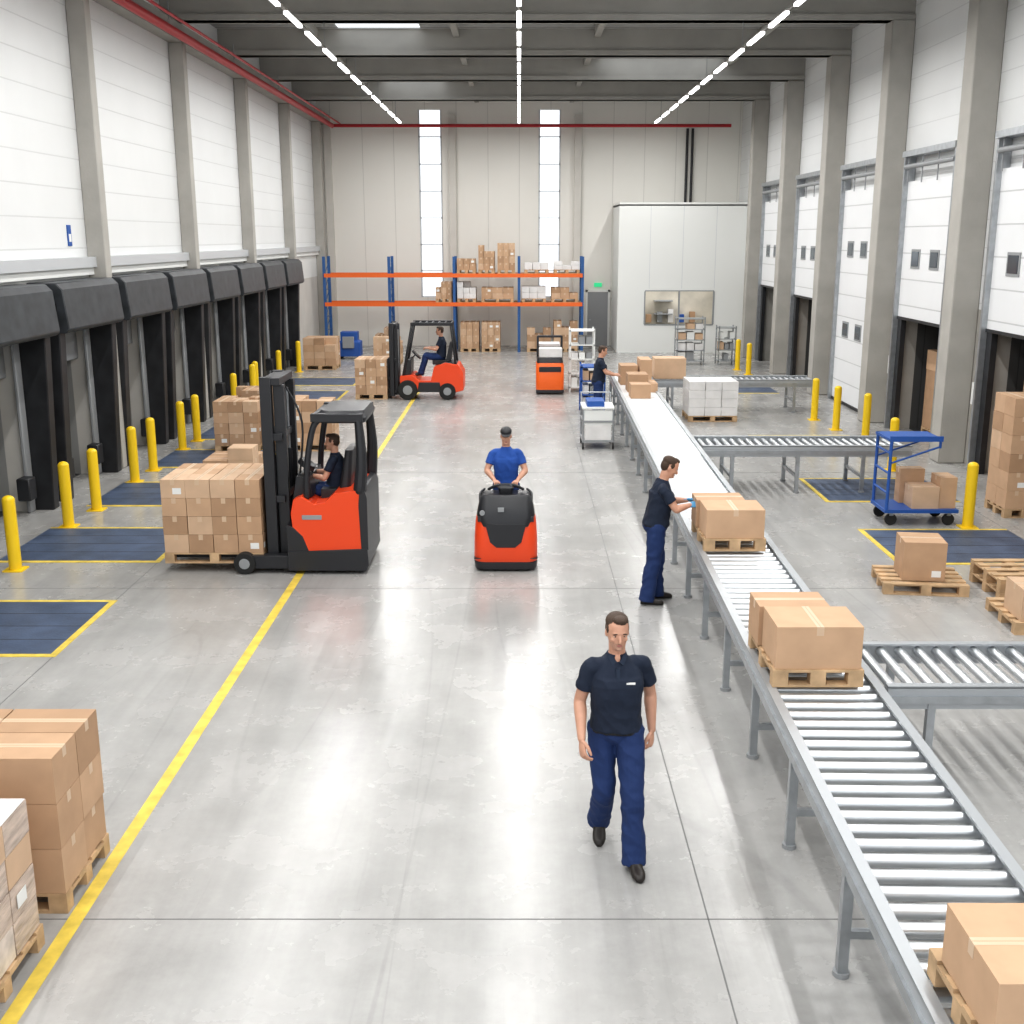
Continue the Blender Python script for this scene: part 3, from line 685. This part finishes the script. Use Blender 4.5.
        s_=hd.cross(pn)*sg
        g(hm).limb([wr-hd*.02,wr+hd*.02,wr+hd*.055,wr+hd*.088],[.028,.036,.044,.042],hm,flat=.42,ref=s_,n=4)
        for i,Lf in enumerate((.072,.080,.074,.058)):
            b0=wr+hd*.075+s_*(.031-.0205*i); fan=s_*(.06-.04*i); d0=(hd+fan).normalized(); pts=[b0,b0+d0*.018]; a=0; c=pts[-1]
            for k,(q,ac) in enumerate(((.42,1.),(.32,1.1),(.26,.8))):
                a+=curl*ac; dd=d0*math.cos(a)+pn*math.sin(a); c=c+dd*Lf*q; pts.append(c)
            D.limb(pts,[.0105,.0105,.0098,.009,.0078],hm,seg=8,n=2)
        t0=wr+hd*.025+s_*.026; td=(hd*.75+s_*.5+pn*.35).normalized(); t1=t0+td*.045; t2=t1+(hd*.9+s_*.1+pn*.35).normalized()*.032; t3=t2+(hd+pn*.35).normalized()*.024
        D.limb([t0,t1,t2,t3],[.015,.0135,.0115,.009],hm,seg=8,n=2)
    Rm=(Matrix.Rotation(P.get('hyaw',0),3,'Z')@Matrix.Rotation(P.get('hpitch',0),3,'X'))
    def h(x,y,z): return HC_+Rm@V((x,y,z))
    HR=[(-.120,-.052,.018,.016),(-.112,-.048,.034,.030),(-.095,-.040,.047,.045),(-.075,-.028,.056,.060),(-.05,-.016,.063,.077),(-.02,-.006,.068,.090),(.01,.0,.072,.096),(.04,.004,.074,.098),(.07,.006,.070,.093),(.09,.008,.058,.079),(.105,.01,.040,.056),(.114,.01,.018,.026)]
    def hrings(L,k,m): g(m).rings([[h(k*rx_*math.cos(a),cy_+k*ry_*math.sin(a),z) for a in [2*math.pi*j/24 for j in range(24)]] for z,cy_,rx_,ry_ in L],m)
    hrings(HR,1,M_skin)
    if detail: hrings(HR[:5],1.008,M_stub)
    g(M_skin).limb([h(0,-.088,.012),h(0,-.104,-.015),h(0,-.113,-.033),h(0,-.098,-.042)],[.009,.010,.0135,.009],M_skin,n=3,seg=10)
    g(M_skin).ell(h(0,-.078,.022),(.05,.021,.012),M_skin,Rm)
    g(M_stub if detail else M_skin).ell(h(0,-.088,-.092),(.022,.015,.015),M_skin,Rm)
    for e in (-1,1):
        g(M_skin).ell(h(e*.074,.008,-.012),(.009,.018,.030),M_skin,Rm); g(M_skin).ell(h(e*.038,-.068,-.028),(.022,.018,.02),M_skin,Rm)
        D.ell(h(e*.030,-.0800,.002),(.0125,.0105,.0058),M_eyew,Rm,8,6); D.ell(h(e*.030,-.0868,.002),(.0060,.005,.0055),M_iris,Rm,8,6)
        D.ell(h(e*.030,-.0840,.0085),(.0145,.009,.0035),M_skin,Rm,8,6)
        D.ell(h(e*.032,-.0935,.0205),(.019,.006,.0045),hair,Rm@Matrix.Rotation(e*.12,3,'Y'),8,6)
    D.ell(h(0,-.0945,-.064),(.021,.006,.0035),M_lip,Rm,10,6); D.ell(h(0,-.0935,-.0700),(.018,.006,.004),M_lip,Rm,10,6)
    hb=g(hair)
    if not cap:
        hb.ell(h(0,.022,.062),(.079,.094,.064),hair,Rm,24,16); hb.ell(h(0,.048,.01),(.075,.064,.085),hair,Rm,20,14); hb.ell(h(.01,-.040,.099),(.052,.047,.028),hair,Rm)
        for e in (-1,1): hb.ell(h(e*.066,-.012,.03),(.012,.026,.034),hair,Rm)
    else:
        hb.ell(h(0,.045,.0),(.072,.062,.07),hair,Rm); cb=g(cap)
        cb.ell(h(0,.008,.062),(.082,.103,.068),cap,Rm,24,16)
        R=[]
        for z in (.048,.056): R.append([h(.07*math.cos(a),-.07-.085*abs(math.sin(a)),z-.02*abs(math.sin(a))) if math.sin(a)<0 else h(.07*math.cos(a),-.05,z) for a in [2*math.pi*j/24 for j in range(24)]])
        D.rings(R,cap)
    J=B('tmp'); BV=[]
    for k,(b,m) in G.items():
        BV.append((BVHTree.FromPolygons([tuple(p) for p in b.v],b.f),m)); o=len(J.v); J.v+=b.v; J.f+=[[a+o for a in q] for q in b.f]
    me=bpy.data.meshes.new('tmp'); 
    me.from_pydata([tuple(p) for p in J.v],[],J.f); bm=bmesh.new(); bm.from_mesh(me); bmesh.ops.recalc_face_normals(bm,faces=bm.faces[:]); bm.to_mesh(me); bm.free()
    ob=bpy.data.objects.new('tmp',me); sc.collection.objects.link(ob)
    r=ob.modifiers.new('r','REMESH'); r.mode='VOXEL'; r.voxel_size=voxel
    sm=ob.modifiers.new('s','SMOOTH'); sm.factor=.5; sm.iterations=3
    dg=bpy.context.evaluated_depsgraph_get(); dg.update()
    nm=bpy.data.meshes.new_from_object(ob.evaluated_get(dg)); bpy.data.objects.remove(ob)
    F=B(name); vs=[v.co.copy() for v in nm.vertices]; ns=[v.normal.copy() for v in nm.vertices]
    cloth={shirt.name,sleeve.name,pants.name}; vm={}
    fl=[];fm=[]
    for p in nm.polygons:
        c=p.center; best=None;bd=9
        for bv,m in BV:
            q=bv.find_nearest(c,.05)
            if q[0] is not None and q[3]<bd: bd=q[3];best=m
        best=best or M_skin
        fl.append(list(p.vertices)); fm.append(F.mi(best))
        if best.name in cloth:
            for v in p.vertices: vm[v]=best.name
    for i in vm:
        p=vs[i]; pant=vm[i]==pants.name
        a1=1-abs(noise.noise(V((p.x*7+3+loc[0],p.y*7,p.z*(9 if pant else 8)+p.x*8))))*2
        n_=.6*(a1-.5)+.35*noise.noise(V((p.x*17,p.y*17,p.z*20)))
        vs[i]=p+ns[i]*n_*(.014 if pant else .012)
    F.v=vs; F.f=fl; F.m=fm
    o_=len(F.v); F.v+=D.v
    for f_,mi_ in zip(D.f,D.m): F.f.append([a+o_ for a in f_]); F.m.append(F.mi(D.mats[mi_]))
    ob=F.build(origin=(0,0,0),angle=70)
    ob.location=loc; ob.rotation_euler=(0,0,yaw); ob.scale=(scale,)*3
    return ob
def arms(el,wr,hd,pn,curl=.3,shx=.178,shz=1.44,shy=.015):
    A={}
    for s_,k in ((1,'L'),(-1,'R')):
        A[k]=((s_*shx,shy,shz),(s_*el[0],el[1],el[2]),(s_*wr[0],wr[1],wr[2]),(s_*hd[0],hd[1],hd[2]),(s_*pn[0],pn[1],pn[2]),curl)
    return A
P=dict(spine=[(0,0,.93),(0,-.005,1.07),(0,-.015,1.30),(0,-.005,1.495)],head=(-.005,-.04,1.675),hpitch=.12,hyaw=.12,
 legs={'L':((.095,-.02,.92),(.112,-.17,.52),(.125,-.23,.088),(.15,-1,0)),'R':((-.095,.02,.92),(-.075,-.05,.50),(-.085,.19,.16),(-.06,-1,-.45))},
 arms={'L':((.180,.035,1.425),(.248,.115,1.165),(.262,.07,.905),(-.05,-.15,-1),(-.8,.35,0),.45),'R':((-.180,-.025,1.425),(-.248,.0,1.155),(-.245,-.19,.955),(.08,-.55,-1),(.8,.35,0),.45)})
person('walking_worker',(.66,7.12,0),0,P,.985,voxel=.0052,detail=True)
P=dict(spine=[(0,.0,.93),(0,-.01,1.07),(0,-.05,1.30),(0,-.07,1.49)],head=(0,-.14,1.65),hpitch=.45,
 legs={'L':((.09,0,.92),(.10,-.04,.50),(.11,-.04,.088),(.15,-1,0)),'R':((-.09,0,.92),(-.11,.03,.50),(-.12,.10,.088),(-.1,-1,0))},
 arms=arms((.22,-.20,1.19),(.13,-.37,1.22),(-.15,-1,.1),(-.6,0,-.8),.25,shy=-.05,shz=1.42))
person('conveyor_worker',(1.60,12.7,0),math.pi/2,P,.985,glove=M_glove,bulk=1.2)
P=dict(spine=[(0,.0,.93),(0,-.0,1.07),(0,-.02,1.30),(0,-.03,1.49)],head=(0,-.06,1.665),hpitch=.15,
 legs={'L':((.09,0,.92),(.11,-.02,.50),(.13,.01,.088),(.15,-1,0)),'R':((-.09,0,.92),(-.11,-.02,.50),(-.13,.01,.088),(-.15,-1,0))},
 arms=arms((.27,-.08,1.17),(.16,-.25,1.06),(-.3,-1,-.05),(0,0,-1),.5,shy=-.01,shz=1.42))
person('pallet_truck_operator',(-.17,14.60,.12),0,P,.93,shirt=M_royal,sleeve=M_royal,cap=M_black,voxel=.007)
P=dict(spine=[(0,.0,.93),(0,-.01,1.07),(0,-.04,1.30),(0,-.05,1.49)],head=(0,-.09,1.66),hpitch=.3,
 legs={'L':((.09,0,.92),(.10,-.02,.50),(.11,.01,.088),(.15,-1,0)),'R':((-.09,0,.92),(-.11,.02,.50),(-.12,.07,.088),(-.1,-1,0))},
 arms=arms((.22,-.16,1.19),(.14,-.36,1.12),(-.15,-1,0),(0,0,-1),.3,shy=-.03,shz=1.43))
person('conveyor_worker',(1.83,25.9,0),math.pi/2,P,1.,voxel=.011,bulk=1.2)
def seated(z,fz):
    return dict(spine=[(0,.0,z),(0,.03,z+.14),(0,.04,z+.37),(0,.02,z+.56)],head=(0,-.01,z+.735),hpitch=.05,
     legs={'L':((.09,-.02,z),(.13,-.42,z+.04),(.13,-.55,fz+.09),(0,-1,0)),'R':((-.09,-.02,z),(-.13,-.42,z+.04),(-.13,-.55,fz+.09),(0,-1,0))},
     arms=arms((.24,-.10,z+.24),(.13,-.34,z+.26),(-.3,-1,.1),(0,0,-1),.6,shy=.02,shz=z+.51))
person('forklift_driver',(-2.1,30.2,0),-math.pi/2,seated(1.13,.62),.95,cap=None,voxel=.011)
person('reach_truck_driver',(-2.42,14.4,0),-math.pi/2,seated(1.10,.72),.88,shirt=M_navy,voxel=.009)

# ---------------------------------------------------------------- camera
cd=bpy.data.cameras.new('camera'); cam=bpy.data.objects.new('camera',cd); sc.collection.objects.link(cam)
cam.location=(0,0,4.2); cam.rotation_euler=(math.radians(90-13.76),0,0)
cd.sensor_width=36; cd.lens=36*1123/1024; cd.shift_x=-7/1024; cd.clip_end=200
sc.camera=cam
print('done')
